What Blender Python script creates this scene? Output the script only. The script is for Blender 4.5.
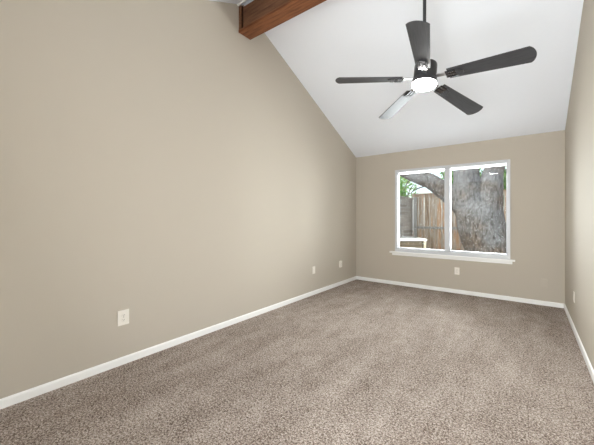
import bpy, bmesh, math, random
from mathutils import Vector, Matrix, noise
random.seed(7)
for o in list(bpy.data.objects): bpy.data.objects.remove(o)
S = bpy.context.scene
C = S.collection
PI = math.pi

# ---------------------------------------------------------------- camera
YAW = 0.65684
cam = bpy.data.cameras.new('camera'); co = bpy.data.objects.new('camera', cam); C.objects.link(co)
co.location = (2.72517, -5.48041, 1.25259); co.rotation_euler = (PI/2, 0, YAW)
cam.sensor_width = 36; cam.lens = 298.873/594*36; cam.shift_y = -5.715/594; cam.clip_start = .02
S.camera = co

# ---------------------------------------------------------------- world, sun, area lights, exposure
W = bpy.data.worlds.new('world'); S.world = W; W.use_nodes = True
wn = W.node_tree.nodes; wl = W.node_tree.links
bg = wn['Background']
sky = wn.new('ShaderNodeTexSky'); sky.sky_type = 'NISHITA'; sky.sun_disc = False
sky.sun_elevation = math.radians(50); sky.sun_rotation = math.radians(200); sky.air_density = 1.0; sky.dust_density = 2.5
mixw = wn.new('ShaderNodeMix'); mixw.data_type = 'RGBA'; mixw.inputs[0].default_value = .5
mixw.inputs[7].default_value = (4.6, 4.8, 5.0, 1)
wl.new(sky.outputs[0], mixw.inputs[6]); wl.new(mixw.outputs[2], bg.inputs[0]); bg.inputs[1].default_value = .36

sun = bpy.data.lights.new('sun', 'SUN'); sun.energy = 2.7; sun.angle = math.radians(2); sun.color = (1, .95, .86)
so = bpy.data.objects.new('sun', sun); C.objects.link(so)
so.rotation_euler = (math.radians(40), 0, math.radians(205+90))      # high, from the left beyond the house

def area(name, loc, rot, sx, sy, e, col):
    l = bpy.data.lights.new(name, 'AREA'); l.shape = 'RECTANGLE'; l.size = sx; l.size_y = sy; l.energy = e; l.color = col
    o = bpy.data.objects.new(name, l); C.objects.link(o); o.location = loc; o.rotation_euler = rot; return o
# fill light standing in for daylight, at a glass door added behind the camera
area('fill_light_front', (2.68, -6.10, 1.10), (PI/2+.32, 0, math.radians(-22)), .80, 2.0, 185, (.96, .98, 1.0))
# weak fill light at an unseen window added in the right wall
area('fill_light_side', (3.30, -4.35, 1.35), (0, math.radians(90+50), 0), 1.5, 2.3, 4, (.97, .985, 1.0))
# daylight of the window wall
area('daylight_back_window', (1.66, .30, 1.42), (-PI/2+.06, 0, 0), 1.7, 1.4, 168, (.95, .975, 1.0))

vs = S.view_settings
S.display_settings.display_device = 'sRGB'
vs.view_transform = 'Standard'; vs.look = 'None'; vs.gamma = 1; vs.use_curve_mapping = False; vs.exposure = 0.08

# ---------------------------------------------------------------- helpers
def srgb(r, g, b):
    f = lambda c: (c/255/12.92) if c/255 <= .04045 else ((c/255+.055)/1.055)**2.4
    return (f(r), f(g), f(b), 1)

def mat(name, col=(200,200,200), rough=.6, metal=0, spec=.5):
    m = bpy.data.materials.new(name); m.use_nodes = True
    b = m.node_tree.nodes['Principled BSDF']
    b.inputs['Base Color'].default_value = srgb(*col); b.inputs['Roughness'].default_value = rough
    b.inputs['Metallic'].default_value = metal; b.inputs['Specular IOR Level'].default_value = spec
    return m
def N(m, t, **kw):
    n = m.node_tree.nodes.new(t)
    for k, v in kw.items():
        if k in n.inputs: n.inputs[k].default_value = v
        else: setattr(n, k, v)
    return n
def L(m, a, b): m.node_tree.links.new(a, b)
def coords(m, scale=(1,1,1), rot=(0,0,0)):
    g = N(m, 'ShaderNodeNewGeometry'); mp = N(m, 'ShaderNodeMapping')
    mp.inputs['Scale'].default_value = scale; mp.inputs['Rotation'].default_value = rot
    L(m, g.outputs['Position'], mp.inputs['Vector']); return mp.outputs[0]
def ocoords(m, scale=(1,1,1)):
    g = N(m, 'ShaderNodeTexCoord'); mp = N(m, 'ShaderNodeMapping'); mp.inputs['Scale'].default_value = scale
    L(m, g.outputs['Object'], mp.inputs['Vector']); return mp.outputs[0]
def ramp(m, fac, stops):
    r = N(m, 'ShaderNodeValToRGB'); e = r.color_ramp.elements
    while len(e) < len(stops): e.new(.5)
    for i, (p, c) in enumerate(stops): e[i].position = p; e[i].color = srgb(*c)
    L(m, fac, r.inputs[0]); return r.outputs[0]
def bump(m, h, strength, dist):
    b = N(m, 'ShaderNodeBump', Strength=strength, Distance=dist); L(m, h, b.inputs['Height'])
    L(m, b.outputs[0], m.node_tree.nodes['Principled BSDF'].inputs['Normal'])
def tex(m, vec, scale, detail=4, rough=.5):
    n = N(m, 'ShaderNodeTexNoise', Scale=scale, Detail=detail, Roughness=rough); L(m, vec, n.inputs['Vector']); return n.outputs[0]
def base(m, c): L(m, c, m.node_tree.nodes['Principled BSDF'].inputs['Base Color'])

def obj(name, bm, m, parent=None, smooth=False, bevel=0, seg=2):
    me = bpy.data.meshes.new(name); bmesh.ops.recalc_face_normals(bm, faces=bm.faces); bm.to_mesh(me); bm.free()
    for mm in (m if isinstance(m, (list, tuple)) else [m]): me.materials.append(mm)
    o = bpy.data.objects.new(name, me); C.objects.link(o)
    if parent: o.parent = parent
    if smooth:
        for p in me.polygons: p.use_smooth = True
    if bevel:
        b = o.modifiers.new('bevel', 'BEVEL'); b.width = bevel; b.segments = seg; b.limit_method = 'ANGLE'; b.angle_limit = math.radians(40)
    return o
def bx(bm, x0, x1, y0, y1, z0, z1, M=None, mi=0):
    r = bmesh.ops.create_cube(bm, size=1)
    for v in r['verts']:
        v.co = Vector((x0+(v.co.x+.5)*(x1-x0), y0+(v.co.y+.5)*(y1-y0), z0+(v.co.z+.5)*(z1-z0)))
        if M: v.co = M @ v.co
    for f in {f for v in r['verts'] for f in v.link_faces}: f.material_index = mi
    return r['verts']
def prism(bm, pts, d, M=None):
    """polygon pts (3-D) extruded by vector d"""
    a = [bm.verts.new(Vector(p)) for p in pts]; b = [bm.verts.new(Vector(p)+Vector(d)) for p in pts]
    bm.faces.new(a); bm.faces.new(b[::-1]); n = len(a)
    for i in range(n): bm.faces.new((a[i], a[(i+1)%n], b[(i+1)%n], b[i]))
    if M:
        for v in a+b: v.co = M @ v.co
def lathe(bm, prof, n=32, M=None):
    rings = []
    for r, z in prof:
        if r < 1e-6: rings.append([bm.verts.new((0, 0, z))])
        else: rings.append([bm.verts.new((r*math.cos(2*PI*k/n), r*math.sin(2*PI*k/n), z)) for k in range(n)])
    for a, b in zip(rings, rings[1:]):
        for k in range(n):
            if len(a) == 1 and len(b) == 1: continue
            if len(a) == 1: bm.faces.new((a[0], b[k], b[(k+1)%n]))
            elif len(b) == 1: bm.faces.new((a[k], a[(k+1)%n], b[0]))
            else: bm.faces.new((a[k], a[(k+1)%n], b[(k+1)%n], b[k]))
    if M:
        for r in rings:
            for v in r: v.co = M @ v.co
def tube(bm, pts, rads, n=10):
    P = [Vector(p) for p in pts]; rings = []; up = Vector((.31, .17, .93))
    for i, p in enumerate(P):
        t = (P[min(i+1, len(P)-1)]-P[max(i-1, 0)]).normalized()
        u = t.cross(up if abs(t.dot(up)) < .98 else Vector((1, 0, 0))).normalized(); w = t.cross(u)
        rings.append([bm.verts.new(p+rads[i]*(math.cos(2*PI*k/n)*u+math.sin(2*PI*k/n)*w)) for k in range(n)])
    for a, b in zip(rings, rings[1:]):
        for k in range(n): bm.faces.new((a[k], a[(k+1)%n], b[(k+1)%n], b[k]))
    bm.faces.new(rings[0][::-1]); bm.faces.new(rings[-1])
def empty(name, loc, rz=0):
    o = bpy.data.objects.new(name, None); C.objects.link(o); o.location = loc; o.rotation_euler = (0, 0, rz); o.empty_display_size = .1; return o
def tag(o, label, cat, group=None):
    o['label'] = label; o['category'] = cat
    if group: o['group'] = group
    return o
def struct(name, bm, m, parent=None, **k):
    o = obj(name, bm, m, parent, **k)
    if not parent: o['kind'] = 'structure'
    return o

# ---------------------------------------------------------------- materials
def wall_mat():
    m = mat('wall_paint', (190, 181, 167), .78, spec=.25)
    v = coords(m); bump(m, tex(m, v, 90, 3), .12, .002); return m
M_wall = wall_mat()
def ceil_mat():
    m = mat('ceiling_paint', (236, 239, 245), .9, spec=.2)
    v = coords(m); h = tex(m, v, 28, 5, .6); bump(m, h, .35, .004); return m
M_ceil = ceil_mat()
def trim_mat():
    m = mat('white_trim_paint', (247, 246, 243), .4)
    bump(m, tex(m, coords(m), 60, 2), .05, .001); return m
M_trim = trim_mat()
def carpet_mat():
    m = mat('carpet', (150, 135, 120), .95, spec=.1)
    v = coords(m)
    n1 = tex(m, v, 75, 3, .65)                       # tufts
    n2 = tex(m, v, 150, 2, .6)
    vo = N(m, 'ShaderNodeTexVoronoi', Scale=88.0); L(m, v, vo.inputs['Vector'])
    big = tex(m, coords(m, (3.2, .8, 1), (0, 0, .35)), 1.5, 3, .6)      # brushed pile, vacuum marks
    sm = tex(m, v, 7, 3, .6)
    a = N(m, 'ShaderNodeMath', operation='MULTIPLY_ADD'); L(m, n2, a.inputs[0]); a.inputs[1].default_value = .70; L(m, n1, a.inputs[2])
    b = N(m, 'ShaderNodeMath', operation='MULTIPLY_ADD'); L(m, vo.outputs['Distance'], b.inputs[0]); b.inputs[1].default_value = -.22; L(m, a.outputs[0], b.inputs[2])
    c = N(m, 'ShaderNodeMath', operation='MULTIPLY_ADD'); L(m, big, c.inputs[0]); c.inputs[1].default_value = .26; L(m, b.outputs[0], c.inputs[2])
    d = N(m, 'ShaderNodeMath', operation='MULTIPLY_ADD'); L(m, sm, d.inputs[0]); d.inputs[1].default_value = .16; L(m, c.outputs[0], d.inputs[2])
    mr = N(m, 'ShaderNodeMapRange'); mr.inputs[1].default_value = .72; mr.inputs[2].default_value = 1.30; L(m, d.outputs[0], mr.inputs[0])
    base(m, ramp(m, mr.outputs[0], [(0, (88, 74, 64)), (.35, (153, 138, 127)), (.62, (194, 181, 171)), (1, (224, 214, 204))]))
    bump(m, b.outputs[0], .8, .008); return m
M_carpet = carpet_mat()
def beam_mat(name, c0, c1, c2):
    m = mat(name, c1, .45)
    v = coords(m, (1.2, 14, 14)); n = tex(m, v, 3.0, 6, .65)
    base(m, ramp(m, n, [(.3, c0), (.5, c1), (.72, c2)])); bump(m, n, .25, .003); m.node_tree.nodes['Principled BSDF'].inputs['Specular IOR Level'].default_value = .2; return m
M_beam = beam_mat('stained_beam_wood', (80, 46, 27), (120, 73, 44), (142, 92, 60))
M_side = beam_mat('beam_side_wood', (76, 50, 36), (110, 76, 54), (132, 94, 70))
M_gap_shade = beam_mat('recess_shade_wood', (22, 10, 5), (34, 17, 9), (44, 23, 14))  # near-black tone paints the shade inside the beam's recesses
def vinyl():
    m = mat('window_vinyl', (204, 205, 208), .35); bump(m, tex(m, coords(m), 40, 2), .03, .001); return m
M_vinyl = vinyl()
def translucent(name, col):
    m = mat(name, col, .5); t = N(m, 'ShaderNodeBsdfTranslucent', Color=srgb(*col)); x = N(m, 'ShaderNodeMixShader', Fac=.85)
    L(m, m.node_tree.nodes['Principled BSDF'].outputs[0], x.inputs[1]); L(m, t.outputs[0], x.inputs[2])
    L(m, x.outputs[0], m.node_tree.nodes['Material Output'].inputs[0]); return m
M_head = translucent('translucent_white', (250, 250, 250))
def glass():
    m = bpy.data.materials.new('window_glass'); m.use_nodes = True; nt = m.node_tree; nt.nodes.remove(nt.nodes['Principled BSDF'])
    t = N(m, 'ShaderNodeBsdfTransparent', Color=(.95, .97, .96, 1)); g = N(m, 'ShaderNodeBsdfGlossy', Roughness=.01, Color=(1, 1, 1, 1))
    f = N(m, 'ShaderNodeFresnel', IOR=1.5); x = N(m, 'ShaderNodeMixShader')
    L(m, f.outputs[0], x.inputs[0]); L(m, t.outputs[0], x.inputs[1]); L(m, g.outputs[0], x.inputs[2])
    L(m, x.outputs[0], nt.nodes['Material Output'].inputs[0]); return m
M_glass = glass()
M_plate = mat('outlet_plastic', (238, 232, 222), .35)
M_slot = mat('outlet_slot', (120, 112, 104), .6)
M_screw = mat('screw_metal', (190, 186, 178), .35, 1)
M_paintplate = mat('painted_over_plate', (192, 183, 169), .75)

# ---------------------------------------------------------------- room shell
RW, RL, H, SL = 3.1327, 6.0, 2.44, .461          # width, length, eave height, ceiling slope
RZ = H+SL*RL/2
bm = bmesh.new(); bx(bm, -.12, RW+.12, -RL-.12, .12, -.12, 0); struct('floor', bm, M_carpet)
def gable(x0, x1):
    bm = bmesh.new(); prism(bm, [(x0, .12, 0), (x0, .12, H), (x0, 0, H), (x0, -RL/2, RZ), (x0, -RL, H), (x0, -RL-.12, H), (x0, -RL-.12, 0)], (x1-x0, 0, 0)); return bm
struct('wall_left', gable(-.12, 0), M_wall)
SY0, SY1, SZ0, SZ1 = -5.55, -3.15, .55, 2.15
bm = bmesh.new(); zz = lambda y: H+SL*min(-y, RL+y)
prism(bm, [(RW, .12, 0), (RW, .12, H), (RW, 0, H), (RW, -RL/2, RZ), (RW, SY1, zz(SY1)), (RW, SY1, 0)], (.12, 0, 0))
prism(bm, [(RW, SY1, SZ1), (RW, SY1, zz(SY1)), (RW, SY0, zz(SY0)), (RW, SY0, SZ1)], (.12, 0, 0))
prism(bm, [(RW, SY1, 0), (RW, SY1, SZ0), (RW, SY0, SZ0), (RW, SY0, 0)], (.12, 0, 0))
prism(bm, [(RW, SY0, 0), (RW, SY0, zz(SY0)), (RW, -RL, H), (RW, -RL-.12, H), (RW, -RL-.12, 0)], (.12, 0, 0))
struct('wall_right', bm, M_wall)
WX0, WX1, WZ0, WZ1 = .790, 2.524, .615, 2.112    # window opening in the back wall
bm = bmesh.new()
bx(bm, 0, WX0, 0, .12, 0, H); bx(bm, WX1, RW, 0, .12, 0, H); bx(bm, WX0, WX1, 0, .12, 0, WZ0); bx(bm, WX0, WX1, 0, .12, WZ1, H)
struct('wall_back', bm, M_wall)
DX0, DX1, DZ = 2.25, 3.07, 2.08
bm = bmesh.new()
bx(bm, 0, DX0, -RL-.12, -RL, 0, H); bx(bm, DX1, RW, -RL-.12, -RL, 0, H); bx(bm, DX0, DX1, -RL-.12, -RL, DZ, H)
struct('wall_front', bm, M_wall)
bm = bmesh.new(); t = .14
prism(bm, [(-.12, .12, H), (-.12, 0, H), (-.12, -RL/2, RZ), (-.12, -RL/2, RZ+t), (-.12, .12, H+t)], (RW+.24, 0, 0))
prism(bm, [(-.12, -RL-.12, H), (-.12, -RL, H), (-.12, -RL/2, RZ), (-.12, -RL/2, RZ+t), (-.12, -RL-.12, H+t)], (RW+.24, 0, 0))
struct('ceiling', bm, M_ceil)
# skirting boards: a flat face with an eased top
def skirting(name, p, q, inward):
    bm = bmesh.new(); P = Vector(p); D = Vector(q)-P; n = Vector(inward)
    sec = [(0, 0), (.013, 0), (.013, .052), (.009, .060), (.004, .063), (0, .063)]
    prism(bm, [P+n*a+Vector((0, 0, b)) for a, b in sec], D); return struct(name, bm, M_trim)
skirting('baseboard_left', (0, -RL, 0), (0, 0, 0), (1, 0, 0))
skirting('baseboard_back', (.013, 0, 0), (RW-.013, 0, 0), (0, -1, 0))
skirting('baseboard_right', (RW, -RL, 0), (RW, 0, 0), (-1, 0, 0))

# back window
win = bpy.data.objects.new('window_1', None); C.objects.link(win); win['kind'] = 'structure'
win.location = ((WX0+WX1)/2, .05, WZ0); win_off = Vector(win.location)
def wpart(name, bm, m, **k):
    for v in bm.verts: v.co -= win_off
    return obj(name, bm, m, win, **k)
bm = bmesh.new(); a, b = .040, .040               # main frame
ya, yb = -.012, .075
bx(bm, WX0, WX0+a, ya, yb, WZ0, WZ1); bx(bm, WX1-a, WX1, ya, yb, WZ0, WZ1)
bx(bm, WX0+a, WX1-a, ya, yb, WZ1-.052, WZ1); bx(bm, WX0+a, WX1-a, ya, yb, WZ0, WZ0+.055)
wpart('window_frame', bm, M_vinyl, bevel=.004)
MX0, MX1 = 1.628, 1.695
bm = bmesh.new(); bx(bm, MX0, MX1, .005, .08, WZ0+.055, WZ1-.052); wpart('mullion', bm, M_vinyl, bevel=.004)
for x0, x1 in ((WX0+a, MX0), (MX1, WX1-a)):
    s = .012
    bm = bmesh.new(); z0, z1 = WZ0+.055, WZ1-.052
    bx(bm, x0, x0+s, .035, .09, z0, z1); bx(bm, x1-s, x1, .035, .09, z0, z1); bx(bm, x0+s, x1-s, .035, .09, z0, z0+.018)
    sash = wpart('sash', bm, M_vinyl, bevel=.002)
    bm = bmesh.new(); bx(bm, x0+s, x1-s, .070, .073, z1-.026, z1)
    wpart('head_rail', bm, M_head)
    bm = bmesh.new(); bx(bm, x0+s, x1-s, .060, .064, z0+.018, z1-.001)
    wpart('window_pane', bm, M_glass)
bm = bmesh.new(); bx(bm, .700, 2.582, -.055, .0, .590, .615); bx(bm, WX0, WX1, 0, .10, .600, .615)
bx(bm, .735, 2.548, -.016, 0, .545, .590)
wpart('window_sill', bm, M_trim, bevel=.005)

# unseen glazed door and side window, added as openings for the fill lights
def glazed(name, P0, P1, z0, z1, n, bars):
    P0 = Vector(P0); P1 = Vector(P1); D = P1-P0; ln = D.length; rz = math.atan2(D.y, D.x)
    r = bpy.data.objects.new(name, None); C.objects.link(r); r['kind'] = 'structure'; r.location = (P0.x, P0.y, z0); r.rotation_euler = (0, 0, rz); h = z1-z0
    bm = bmesh.new(); bx(bm, 0, ln, -.03, .03, 0, .05); bx(bm, 0, ln, -.03, .03, h-.05, h)
    for i in range(n+1):
        x = min(max(i*ln/n-.025, 0), ln-.05); bx(bm, x, x+.05, -.03, .03, .05, h-.05)
    obj('frame', bm, M_vinyl, r)
    for i in range(n):
        bm = bmesh.new(); bx(bm, i*ln/n+.05 if i == 0 else i*ln/n+.025, (i+1)*ln/n-(.05 if i == n-1 else .025), -.002, .002, .05, h-.05); obj('pane', bm, M_glass, r)
    return r
glazed('added_door_1', (DX0, -RL-.06, 0), (DX1, -RL-.06, 0), 0, DZ, 1, 0)
glazed('added_window_2', (RW+.06, SY0, 0), (RW+.06, SY1, 0), SZ0, SZ1, 2, 0)

# ---------------------------------------------------------------- ridge beam
BY0, BY1, BZ0 = -3.089, -2.897, 3.445
bt = H+SL*(-BY1)                                  # where the beam's sides meet the ceiling
beam = empty('ceiling_beam', (0, (BY0+BY1)/2, BZ0)); boff = Vector(beam.location)
tag(beam, 'reddish brown stained wooden box beam running along the ceiling ridge', 'beam')
def bpart(name, bm, m, **k):
    for v in bm.verts: v.co -= boff
    return obj(name, bm, m, beam, **k)
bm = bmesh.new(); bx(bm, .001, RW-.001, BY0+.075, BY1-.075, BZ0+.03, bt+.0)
for x0, x1 in ((.0012, .037), (RW-.037, RW-.0012)): bx(bm, x0, x1, BY0+.030, BY1-.030, BZ0+.031, bt-.01)  # dark blocks added to hide the lit wall behind the gaps
bpart('core', bm, M_gap_shade)
bm = bmesh.new(); bx(bm, .001, RW-.001, BY0, BY1, BZ0, BZ0+.032); bpart('bottom_board', bm, M_beam, bevel=.004)
bm = bmesh.new(); bx(bm, .078, RW-.078, BY0+.006, BY0+.030, BZ0+.032, bt-.055); bpart('side_board', bm, M_side, bevel=.002)
bm = bmesh.new(); bx(bm, .078, RW-.078, BY1-.030, BY1-.006, BZ0+.032, bt-.055); bpart('side_board', bm, M_side, bevel=.002)
for x0, x1 in ((.001, .038), (RW-.038, RW-.001)):
    bm = bmesh.new(); bx(bm, x0, x1, BY0+.004, BY0+.030, BZ0+.032, bt-.02); bpart('end_strip', bm, M_side, bevel=.002)
bm = bmesh.new()                                  # thin white bead where beam meets the ceiling
zc = H+SL*(RL+BY0)
prism(bm, [(0.001, BY0-.002, zc-.022), (0.001, BY0-.002, zc-.004), (0.001, BY0-.024, zc-.013), (0.001, BY0-.018, zc-.024)], (RW-.002, 0, 0))
struct('trim_1', bm, M_trim)

# ---------------------------------------------------------------- ceiling fan
def fan_dark():
    m = mat('blade_black', (52, 52, 54), .38, spec=.4); v = ocoords(m, (2, 30, 30)); n = tex(m, v, 4, 4)
    base(m, ramp(m, n, [(.3, (46, 46, 48)), (.7, (64, 64, 66))])); bump(m, n, .08, .001); return m
M_blade = fan_dark()
M_black = mat('fan_black_metal', (52, 52, 54), .3, .2)
M_chrome = mat('brushed_nickel', (196, 196, 198), .28, 1)
M_lamp = mat('lamp_diffuser', (255, 255, 255), .5)
_b = M_lamp.node_tree.nodes['Principled BSDF']; _b.inputs['Emission Color'].default_value = (1, .985, .96, 1); _b.inputs['Emission Strength'].default_value = 62
FX, FY, FZ = 2.080, -2.99, 2.342
fan = empty('ceiling_fan', (FX, FY, FZ))
tag(fan, 'black five blade ceiling fan with round white light hanging from ridge beam', 'ceiling fan')
# hub and blades hang slightly out of level from the ball joint
nrm = Vector((.046, .150, 1)).normalized()
TILT = Vector((0, 0, 1)).rotation_difference(nrm).to_matrix().to_4x4()
DOWN = TILT @ Matrix.Translation((0, 0, -.026))
bm = bmesh.new(); lathe(bm, [(0, BZ0-FZ), (.065, BZ0-FZ), (.068, BZ0-FZ-.02), (.055, BZ0-FZ-.055), (.028, BZ0-FZ-.075), (0, BZ0-FZ-.075)]); obj('canopy', bm, M_black, fan, smooth=True)
bm = bmesh.new(); lathe(bm, [(0, .17), (.0125, .17), (.0125, BZ0-FZ-.07), (0, BZ0-FZ-.07)], 20); obj('downrod', bm, M_black, fan, smooth=True)
bm = bmesh.new(); lathe(bm, [(0, .252), (.018, .222), (.024, .21), (.026, .165), (.03, .158), (.074, .151), (.082, .143), (.085, .130), (.085, .040), (.080, .030), (.090, .024), (.092, -.002), (.095, -.006), (.095, -.018), (0, -.018)], 48, DOWN)
hs = obj('motor_housing', bm, M_black, fan, smooth=True)
es = hs.modifiers.new('es', 'EDGE_SPLIT'); es.split_angle = math.radians(35)
bm = bmesh.new(); lathe(bm, [(0, -.018), (.091, -.018), (.091, -.024), (.085, -.031), (.055, -.036), (0, -.038)], 48, DOWN); obj('light_diffuser', bm, M_lamp, fan, smooth=True)
def blade_bm():
    bm = bmesh.new(); r0, r1, w0, w1, th = .175, .700, .102, .140, .006
    out = []
    n = 10
    for i in range(n+1):                          # one long edge
        f = i/n; out.append((r0+(r1-.03-r0)*f, -(w0+(w1-w0)*f)/2))
    for i in range(1, 12):                        # softly rounded tip
        t = -1+2*i/12; out.append((r1-.03+.026*(1-t*t)+.005*(1-abs(t)**9), t*w1/2))
    for i in range(n, -1, -1):
        f = i/n; out.append((r0+(r1-.03-r0)*f, (w0+(w1-w0)*f)/2))
    prism(bm, [(x, y, 0) for x, y in out], (0, 0, th)); return bm
def iron_bm():
    bm = bmesh.new()
    prism(bm, [(.09, -.016, .004), (.175, -.013, .0), (.175, .013, .0), (.09, .016, .004)], (0, 0, .010))
    return bm
def bracket_bm():
    bm = bmesh.new()
    bx(bm, .160, .232, -.034, .034, -.007, -.0005)
    bx(bm, .165, .228, -.030, -.022, -.012, -.007); bx(bm, .165, .228, .022, .030, -.012, -.007); bx(bm, .165, .228, -.005, .005, -.011, -.007)
    return bm
def plate_bm():
    bm = bmesh.new()
    prism(bm, [(.232, -.036, -.009), (.258, -.034, -.009), (.282, -.016, -.009), (.282, .016, -.009), (.258, .034, -.009), (.232, .036, -.009)], (0, 0, .0085)); return bm
def screws_bm():
    bm = bmesh.new()
    for x, y in ((.242, 0),): lathe(bm, [(0, -.013), (.004, -.0125), (.0052, -.0095), (.0052, -.008), (0, -.008)], 12, Matrix.Translation((x, y, 0)))
    return bm
b0 = obj('fan_blade', blade_bm(), M_blade, fan, bevel=.0015)
i0 = obj('blade_iron', iron_bm(), M_chrome, b0, bevel=.0015); i0['label'] = 'brushed silver blade arm'
k0 = obj('blade_bracket', bracket_bm(), mat('dark_polished_metal', (110, 110, 112), .25, 1), b0, bevel=.0015)
p0 = obj('clamp_plate', plate_bm(), M_black, b0, bevel=.001)
ss = []
for dx, dy in ((0, -.018), (0, .018), (.016, 0)):
    bm = screws_bm()
    for v in bm.verts: v.co += Vector((dx, dy, 0))
    ss.append(obj('screw', bm, M_black, b0, smooth=True))
PITCH = -.207
for k in range(5):
    Mx = TILT @ Matrix.Rotation(math.radians(209.2-72*k), 4, 'Z') @ Matrix.Rotation(.068, 4, 'Y') @ Matrix.Rotation(PITCH, 4, 'X')
    if k == 0: b = b0
    else:
        b = b0.copy(); C.objects.link(b); b.parent = fan
        for ch in (i0, k0, p0, *ss):
            c = ch.copy(); C.objects.link(c); c.parent = b
    b.matrix_local = Mx

# ---------------------------------------------------------------- wall plates
def frame_to(loc, rz):                             # plates are built facing local -y
    return loc, rz
def plate(name, label, cat, loc, rz, kind='duplex', w=.074, h=.118, d=.006, m=M_plate, group=None):
    t = empty(name, loc, rz); tag(t, label, cat, group)
    bm = bmesh.new(); bx(bm, -w/2, w/2, -d, 0, -h/2, h/2); obj('cover_plate', bm, m, t, bevel=.0025)
    if kind == 'duplex':
        for s in (-1, 1):
            bm = bmesh.new(); M = Matrix.Translation((0, -d, s*.0195)) @ Matrix.Rotation(PI/2, 4, 'X')
            lathe(bm, [(0, 0), (.0165, 0), (.0165, .002), (.015, .003), (0, .003)], 24, M)
            f = obj('socket', bm, m, t)
            bm = bmesh.new()
            bx(bm, -.0075, -.0045, -d-.0036, -d-.0028, s*.0195-.002, s*.0195+.008); bx(bm, .0045, .0075, -d-.0036, -d-.0028, s*.0195-.001, s*.0195+.007)
            bx(bm, -.0025, .0025, -d-.0036, -d-.0028, s*.0195-.0105, s*.0195-.0055)
            obj('slots', bm, M_slot, f)
    if kind in ('duplex', 'blank', 'jack'):
        for z in ((0,) if kind == 'duplex' else (-.042, .042)):
            bm = bmesh.new(); lathe(bm, [(0, .0), (.0035, 0), (.003, .0012), (0, .0016)], 12, Matrix.Translation((0, -d, z)) @ Matrix.Rotation(PI/2, 4, 'X'))
            obj('screw', bm, M_screw if m is M_plate else m, t)
    if kind == 'jack':
        bm = bmesh.new(); bx(bm, -.011, .011, -d-.003, -d, -.010, .010); obj('jack', bm, m, t, bevel=.001)
    if kind == 'rocker':
        bm = bmesh.new(); bx(bm, -.0165, .0165, -d-.003, -d, -.033, .033); obj('insert', bm, m, t, bevel=.0015)
    return t
RZL = PI/2     # faces +x
plate('wall_outlet', 'white double wall outlet low on left wall, nearest to the viewer', 'outlet', (0, -4.368, .396), RZL, w=.090, h=.128)
plate('wall_jack_plate', 'small flat cream wall plate midway along left wall', 'wall plate', (0, -1.506, .396), RZL, 'jack', w=.074, h=.118)
o3 = plate('wall_outlet', 'thick cream wall outlet on left wall close to the far corner', 'outlet', (0, -.653, .386), RZL, w=.074, h=.118, d=.026)
plate('wall_outlet', 'white double wall outlet centred below the window', 'outlet', (1.811, 0, .364), 0)
plate('blank_wall_plate', 'wall plate painted beige like the back wall, right of the window', 'wall plate', (2.911, 0, .316), 0, 'blank', m=M_paintplate)
plate('wall_switch_plate', 'slim white wall plate low on the right wall', 'wall plate', (RW, -1.04, .375), -PI/2, 'rocker')

# ---------------------------------------------------------------- outside the window
GZ = -.12
def ground_mat():
    m = mat('dirt_and_leaf_litter', (120, 100, 80), .95); v = coords(m); n = tex(m, v, 9, 6, .7)
    base(m, ramp(m, n, [(.3, (86, 68, 50)), (.5, (134, 110, 86)), (.7, (176, 152, 122))])); bump(m, n, .8, .03); return m
bm = bmesh.new(); bx(bm, -14, 16, .12, 26, GZ-.1, GZ); g = struct('ground', bm, ground_mat())

def fence_mat():
    m = mat('weathered_cedar', (150, 124, 98), .85)
    g = N(m, 'ShaderNodeNewGeometry'); v = coords(m, (7.0, 1, .55)); n = tex(m, v, 1.6, 4, .6)
    n2 = tex(m, coords(m, (60, 1, 2.2)), 1.4, 4, .7)
    a = N(m, 'ShaderNodeMath', operation='MULTIPLY_ADD'); L(m, n2, a.inputs[0]); a.inputs[1].default_value = .5; L(m, n, a.inputs[2])
    sub = N(m, 'ShaderNodeMath', operation='SUBTRACT'); L(m, a.outputs[0], sub.inputs[0]); sub.inputs[1].default_value = .25
    base(m, ramp(m, sub.outputs[0], [(.30, (116, 102, 90)), (.42, (172, 148, 124)), (.50, (192, 188, 180)), (.60, (194, 144, 100)), (.72, (214, 206, 192))]))
    bump(m, n2, .4, .004); return m
M_fence = fence_mat()
def post_mat():
    m = mat('grey_weathered_post', (160, 160, 158), .85); n = tex(m, coords(m, (20, 20, 2)), 2, 4, .7)
    base(m, ramp(m, n, [(.3, (124, 122, 120)), (.7, (184, 184, 182))])); bump(m, n, .4, .004); return m
M_post = post_mat()
fe = empty('plank_fence', (.14, 3.2, GZ)); foff = Vector(fe.location)
tag(fe, 'weathered brown vertical plank fence with a cap board behind the tree', 'fence')
def fpart(name, bm, m, **k):
    for v in bm.verts: v.co -= foff
    return obj(name, bm, m, fe, **k)
bm = bmesh.new(); x = .17; rr = random.Random(3)
while x < 5.6:
    w = .128+rr.random()*.02; top = 1.80+rr.random()*.02; dy = rr.random()*.008
    bx(bm, x, x+w, 3.215+dy, 3.233+dy, GZ+.02, top); x += w+.006+rr.random()*.008
fpart('plank_panel', bm, M_fence)
bm = bmesh.new(); bx(bm, .14, 5.7, 3.20, 3.214, 1.79, 1.87); bx(bm, .14, 5.7, 3.16, 3.27, 1.87, 1.90); fpart('cap_board', bm, M_fence, bevel=.004)
bm = bmesh.new(); bx(bm, .16, 5.7, 3.165, 3.214, .925, .985); fpart('rail', bm, M_post, bevel=.004)
bm = bmesh.new(); bx(bm, .16, 5.7, 3.165, 3.214, .12, .20); fpart('rail', bm, M_post, bevel=.004)
for px in (.20, 2.55, 4.9):
    bm = bmesh.new(); bx(bm, px, px+.09, 3.115, 3.163, GZ, 1.80); fpart('post', bm, M_post, bevel=.005)

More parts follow.
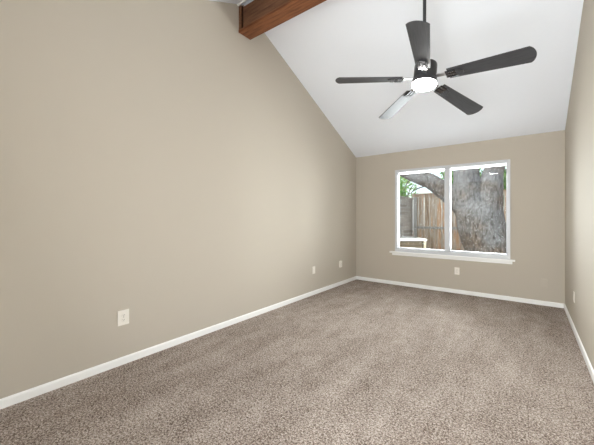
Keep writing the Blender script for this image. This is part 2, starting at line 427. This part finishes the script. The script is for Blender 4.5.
def brick_mat():
    m = mat('pale_brick', (180, 172, 164), .9)
    g = N(m, 'ShaderNodeNewGeometry'); sp = N(m, 'ShaderNodeSeparateXYZ'); cb = N(m, 'ShaderNodeCombineXYZ')
    L(m, g.outputs['Position'], sp.inputs[0]); ad = N(m, 'ShaderNodeMath', operation='ADD'); L(m, sp.outputs['X'], ad.inputs[0]); L(m, sp.outputs['Y'], ad.inputs[1])
    L(m, ad.outputs[0], cb.inputs['X']); L(m, sp.outputs['Z'], cb.inputs['Y'])
    b = N(m, 'ShaderNodeTexBrick', Scale=1.0); b.inputs['Brick Width'].default_value = .75; b.inputs['Row Height'].default_value = .10; b.inputs['Mortar Size'].default_value = .014
    b.inputs['Color1'].default_value = srgb(150, 142, 134); b.inputs['Color2'].default_value = srgb(190, 182, 174); b.inputs['Mortar'].default_value = srgb(184, 178, 172)
    L(m, cb.outputs[0], b.inputs['Vector']); base(m, b.outputs['Color'])
    iv = N(m, 'ShaderNodeMath', operation='SUBTRACT'); iv.inputs[0].default_value = 1; L(m, b.outputs['Fac'], iv.inputs[1]); bump(m, iv.outputs[0], .7, .01); return m
bm = bmesh.new(); bx(bm, -.08, .135, .25, 3.30, GZ, 1.74); bx(bm, -.10, .150, .23, 3.32, 1.74, 1.79)
tag(obj('brick_wall', bm, brick_mat(), bevel=.006), 'pale brick garden wall running out from the house at left', 'wall')

# air conditioner
def ac():
    M_cream = mat('cream_sheet_metal', (214, 206, 182), .5); M_lou = mat('coil_bronze', (70, 58, 42), .6); M_lid = mat('pale_lid', (232, 230, 220), .45)
    for m in (M_cream, M_lid): bump(m, tex(m, coords(m), 30, 3), .05, .002)
    rz = YAW; t = empty('air_conditioner', (.668, .92, GZ), rz)
    tag(t, 'cream air conditioner unit with dark louvred sides outside window', 'air conditioner')
    s = .32; h = .93
    bm = bmesh.new(); bx(bm, -s-.06, s+.06, -s-.06, s+.06, 0, .06); obj('base_pad', bm, M_post, t, bevel=.01)
    bm = bmesh.new(); bx(bm, -s+.03, s-.03, -s+.03, s-.03, .06, h-.04); obj('coil', bm, M_lou, t)  # dark bronze block behind the louvres
    for sx in (-1, 1):
        for sy in (-1, 1):
            bm = bmesh.new(); bx(bm, min(sx*s, sx*(s-.045)), max(sx*s, sx*(s-.045)), min(sy*s, sy*(s-.045)), max(sy*s, sy*(s-.045)), .06, h-.05)
            obj('corner_post', bm, M_cream, t, bevel=.01)
    bm = bmesh.new(); z = .12
    while z < h-.09:
        for a in range(4): bx(bm, -s+.08, s-.08, -s+.012, -s+.03, z, z+.014, Matrix.Rotation(a*PI/2, 4, 'Z'))
        z += .034
    obj('louvres', bm, mat('louvre_tan', (116, 100, 74), .6), t)
    bm = bmesh.new(); bx(bm, -s-.015, s+.015, -s-.015, s+.015, h-.045, h); o = obj('lid', bm, M_lid, t, bevel=.012, seg=3)
    bm = bmesh.new()
    for r in (.08, .14, .20, .26):
        tube(bm, [(r*math.cos(a*PI/16), r*math.sin(a*PI/16), h+.012) for a in range(33)], [.004]*33, 6)
    for k in range(6): bx(bm, 0, .28, -.004, .004, h+.0, h+.012, Matrix.Rotation(k*PI/3, 4, 'Z'))
    obj('fan_guard', bm, M_post, o)
ac()

# big old tree: trunk and limbs grown into one surface, then barked
def bark_mat():
    m = mat('grey_bark', (140, 134, 128), .95, spec=.15)
    v = coords(m, (1, 1, .32)); n = tex(m, v, 22, 5, .7); n2 = tex(m, coords(m), 2.2, 3)
    vo = N(m, 'ShaderNodeTexVoronoi', Scale=30.0); vo.feature = 'DISTANCE_TO_EDGE'; L(m, coords(m, (1, 1, .4)), vo.inputs['Vector'])
    a = N(m, 'ShaderNodeMath', operation='MULTIPLY_ADD'); L(m, vo.outputs['Distance'], a.inputs[0]); a.inputs[1].default_value = .8; L(m, n, a.inputs[2])
    c1 = ramp(m, a.outputs[0], [(.36, (56, 53, 51)), (.52, (103, 103, 104)), (.8, (150, 151, 153))])
    c2 = ramp(m, n2, [(.42, (255, 255, 255)), (.66, (226, 204, 186))])
    x = N(m, 'ShaderNodeMix'); x.data_type = 'RGBA'; x.blend_type = 'MULTIPLY'; x.inputs[0].default_value = 1
    L(m, c1, x.inputs[6]); L(m, c2, x.inputs[7]); base(m, x.outputs[2]); bump(m, a.outputs[0], .9, .03); return m
M_bark = bark_mat()
def leaf_mat(name, c0, c1, c2):
    m = mat(name, c1, .6); n = tex(m, coords(m), 6, 3)
    col = ramp(m, n, [(.35, c0), (.5, c1), (.68, c2)]); base(m, col)
    t = N(m, 'ShaderNodeBsdfTranslucent'); L(m, col, t.inputs['Color']); x = N(m, 'ShaderNodeMixShader', Fac=.4)
    L(m, m.node_tree.nodes['Principled BSDF'].outputs[0], x.inputs[1]); L(m, t.outputs[0], x.inputs[2]); L(m, x.outputs[0], m.node_tree.nodes['Material Output'].inputs[0]); return m
M_leaf = leaf_mat('oak_leaf', (70, 110, 52), (112, 156, 76), (168, 200, 118))
M_leaf2 = leaf_mat('bright_leaf', (96, 150, 80), (136, 188, 100), (196, 222, 148))
def leaves(bm, c, R, n, size, rnd):
    for _ in range(n):
        d = Vector((rnd.gauss(0, 1), rnd.gauss(0, 1), rnd.gauss(0, 1))).normalized()*(rnd.random()**.45)
        p = Vector(c)+Vector((d.x*R[0], d.y*R[1], d.z*R[2])); s = size*(.6+.8*rnd.random())
        q = Vector((rnd.gauss(0, 1), rnd.gauss(0, 1), rnd.gauss(0, 1))).normalized(); u = q.orthogonal().normalized(); w = q.cross(u)
        pts = [p-u*s, p-u*.2*s+w*.45*s+q*.1*s, p+u*s, p-u*.2*s-w*.45*s+q*.1*s]
        bm.faces.new([bm.verts.new(x) for x in pts])
TY = 2.0
def old_tree():
    t = empty('old_tree', (2.12, TY, GZ)); off = Vector(t.location)
    tag(t, 'massive grey barked tree with a thick limb leaning left across window', 'tree')
    bm = bmesh.new()
    tube(bm, [(2.20, TY, GZ-.1), (2.17, TY, .15), (2.10, TY, .53), (1.98, TY, .9), (1.90, TY, 1.3), (1.88, TY, 1.55)], [.62, .52, .45, .44, .45, .36], 24)
    tube(bm, [(2.10, TY, .9), (2.10, TY, 1.3), (2.12, TY+.02, 1.7), (2.14, TY+.05, 2.1), (2.26, TY+.1, 2.7), (2.5, TY+.2, 3.6)], [.25, .24, .21, .19, .17, .11], 16)       # right stem
    tube(bm, [(1.80, TY, 1.0), (1.72, TY, 1.5), (1.68, TY+.02, 1.9), (1.62, TY+.05, 2.4), (1.5, TY+.1, 3.0), (1.3, TY+.3, 3.9)], [.30, .29, .26, .24, .18, .11], 16)        # middle stem
    tube(bm, [(1.95, TY, 1.1), (1.62, TY, 1.50), (1.28, TY-.02, 1.80), (.92, TY-.04, 2.08), (.52, TY-.06, 2.30), (0, TY, 2.55), (-.8, TY+.1, 3.0)], [.34, .26, .205, .180, .165, .15, .10], 16)   # left limb
    me = bpy.data.meshes.new('tmp'); bm.to_mesh(me); bm.free(); o = bpy.data.objects.new('tmp', me); C.objects.link(o)
    r = o.modifiers.new('r', 'REMESH'); r.mode = 'VOXEL'; r.voxel_size = .028
    sm = o.modifiers.new('s', 'SMOOTH'); sm.iterations = 8; sm.factor = .6
    dg = bpy.context.evaluated_depsgraph_get(); me2 = bpy.data.meshes.new_from_object(o.evaluated_get(dg)); bpy.data.objects.remove(o)
    me2.calc_loop_triangles(); nrm = [v.normal.copy() for v in me2.vertices]
    for v, n in zip(me2.vertices, nrm):
        p = v.co; d = .028*noise.noise(Vector((p.x*2.2, p.y*2.2, p.z*1.2)))+.016*abs(noise.noise(Vector((p.x*13, p.y*13, p.z*3.5))))+.010*noise.noise(Vector((p.x*26, p.y*26, p.z*11)))
        v.co = p+n*d
    for v in me2.vertices: v.co -= off
    for p in me2.polygons: p.use_smooth = True
    me2.materials.clear(); me2.materials.append(M_bark); me2.name = 'trunk'
    tr = bpy.data.objects.new('trunk', me2); C.objects.link(tr); tr.parent = t
    bm = bmesh.new(); rnd = random.Random(5)
    for c, R, n in (((-.8, TY+.1, 3.3), (.9, .8, .6), 700), ((1.2, TY+.5, 4.2), (1.3, 1.0, .8), 1200), ((2.7, TY+.3, 4.0), (1.2, 1.0, .8), 1100)): leaves(bm, c, R, n, .075, rnd)
    for v in bm.verts: v.co -= off
    obj('foliage', bm, M_leaf, t)
    bm = bmesh.new()                                # thin shoots off the limb
    for a, b, c in (((.9, TY, 2.0), (.55, TY+.2, 1.95), (.2, TY+.35, 1.75)), ((.55, TY, 2.3), (.35, TY+.1, 2.1), (.25, TY+.15, 1.9))): tube(bm, [a, b, c], [.02, .014, .007], 6)
    for v in bm.verts: v.co -= off
    obj('shoots', bm, M_bark, t)
old_tree()

def bush(name, label, cat, x, y, h, R, n, m, seed, group=None):
    rnd = random.Random(seed); t = empty(name, (x, y, GZ)); tag(t, label, cat, group)
    bm = bmesh.new(); tube(bm, [(0, 0, 0), (.05, 0, h*.4), (-.03, .04, h*.75)], [.09, .07, .03], 10)
    for k in range(5):
        a = k*1.3; tube(bm, [(0, 0, h*.35+k*.1), (.35*R*math.cos(a), .35*R*math.sin(a), h*.6), (.7*R*math.cos(a), .7*R*math.sin(a), h*.85)], [.04, .025, .01], 6)
    obj('trunk', bm, M_bark, t)
    bm = bmesh.new()
    for k in range(9):
        c = (rnd.uniform(-.55, .55)*R, rnd.uniform(-.4, .4)*R, h*rnd.uniform(.5, .95)); leaves(bm, c, (R*.5, R*.5, h*.18), n//9, .085, rnd)
    obj('foliage', bm, m, t)
bush('garden_tree', 'bright green leafy tree beyond the fence at far left', 'tree', -1.3, 5.6, 3.0, 1.1, 2600, M_leaf2, 11)
bush('garden_tree', 'light green tree beyond the fence above the leaning limb', 'tree', .6, 7.5, 4.3, 1.3, 3000, M_leaf2, 12)
bush('garden_tree', 'green leafy tree beyond fence at the right edge of the window', 'tree', 2.9, 5.4, 3.2, 1.3, 3200, M_leaf, 13)
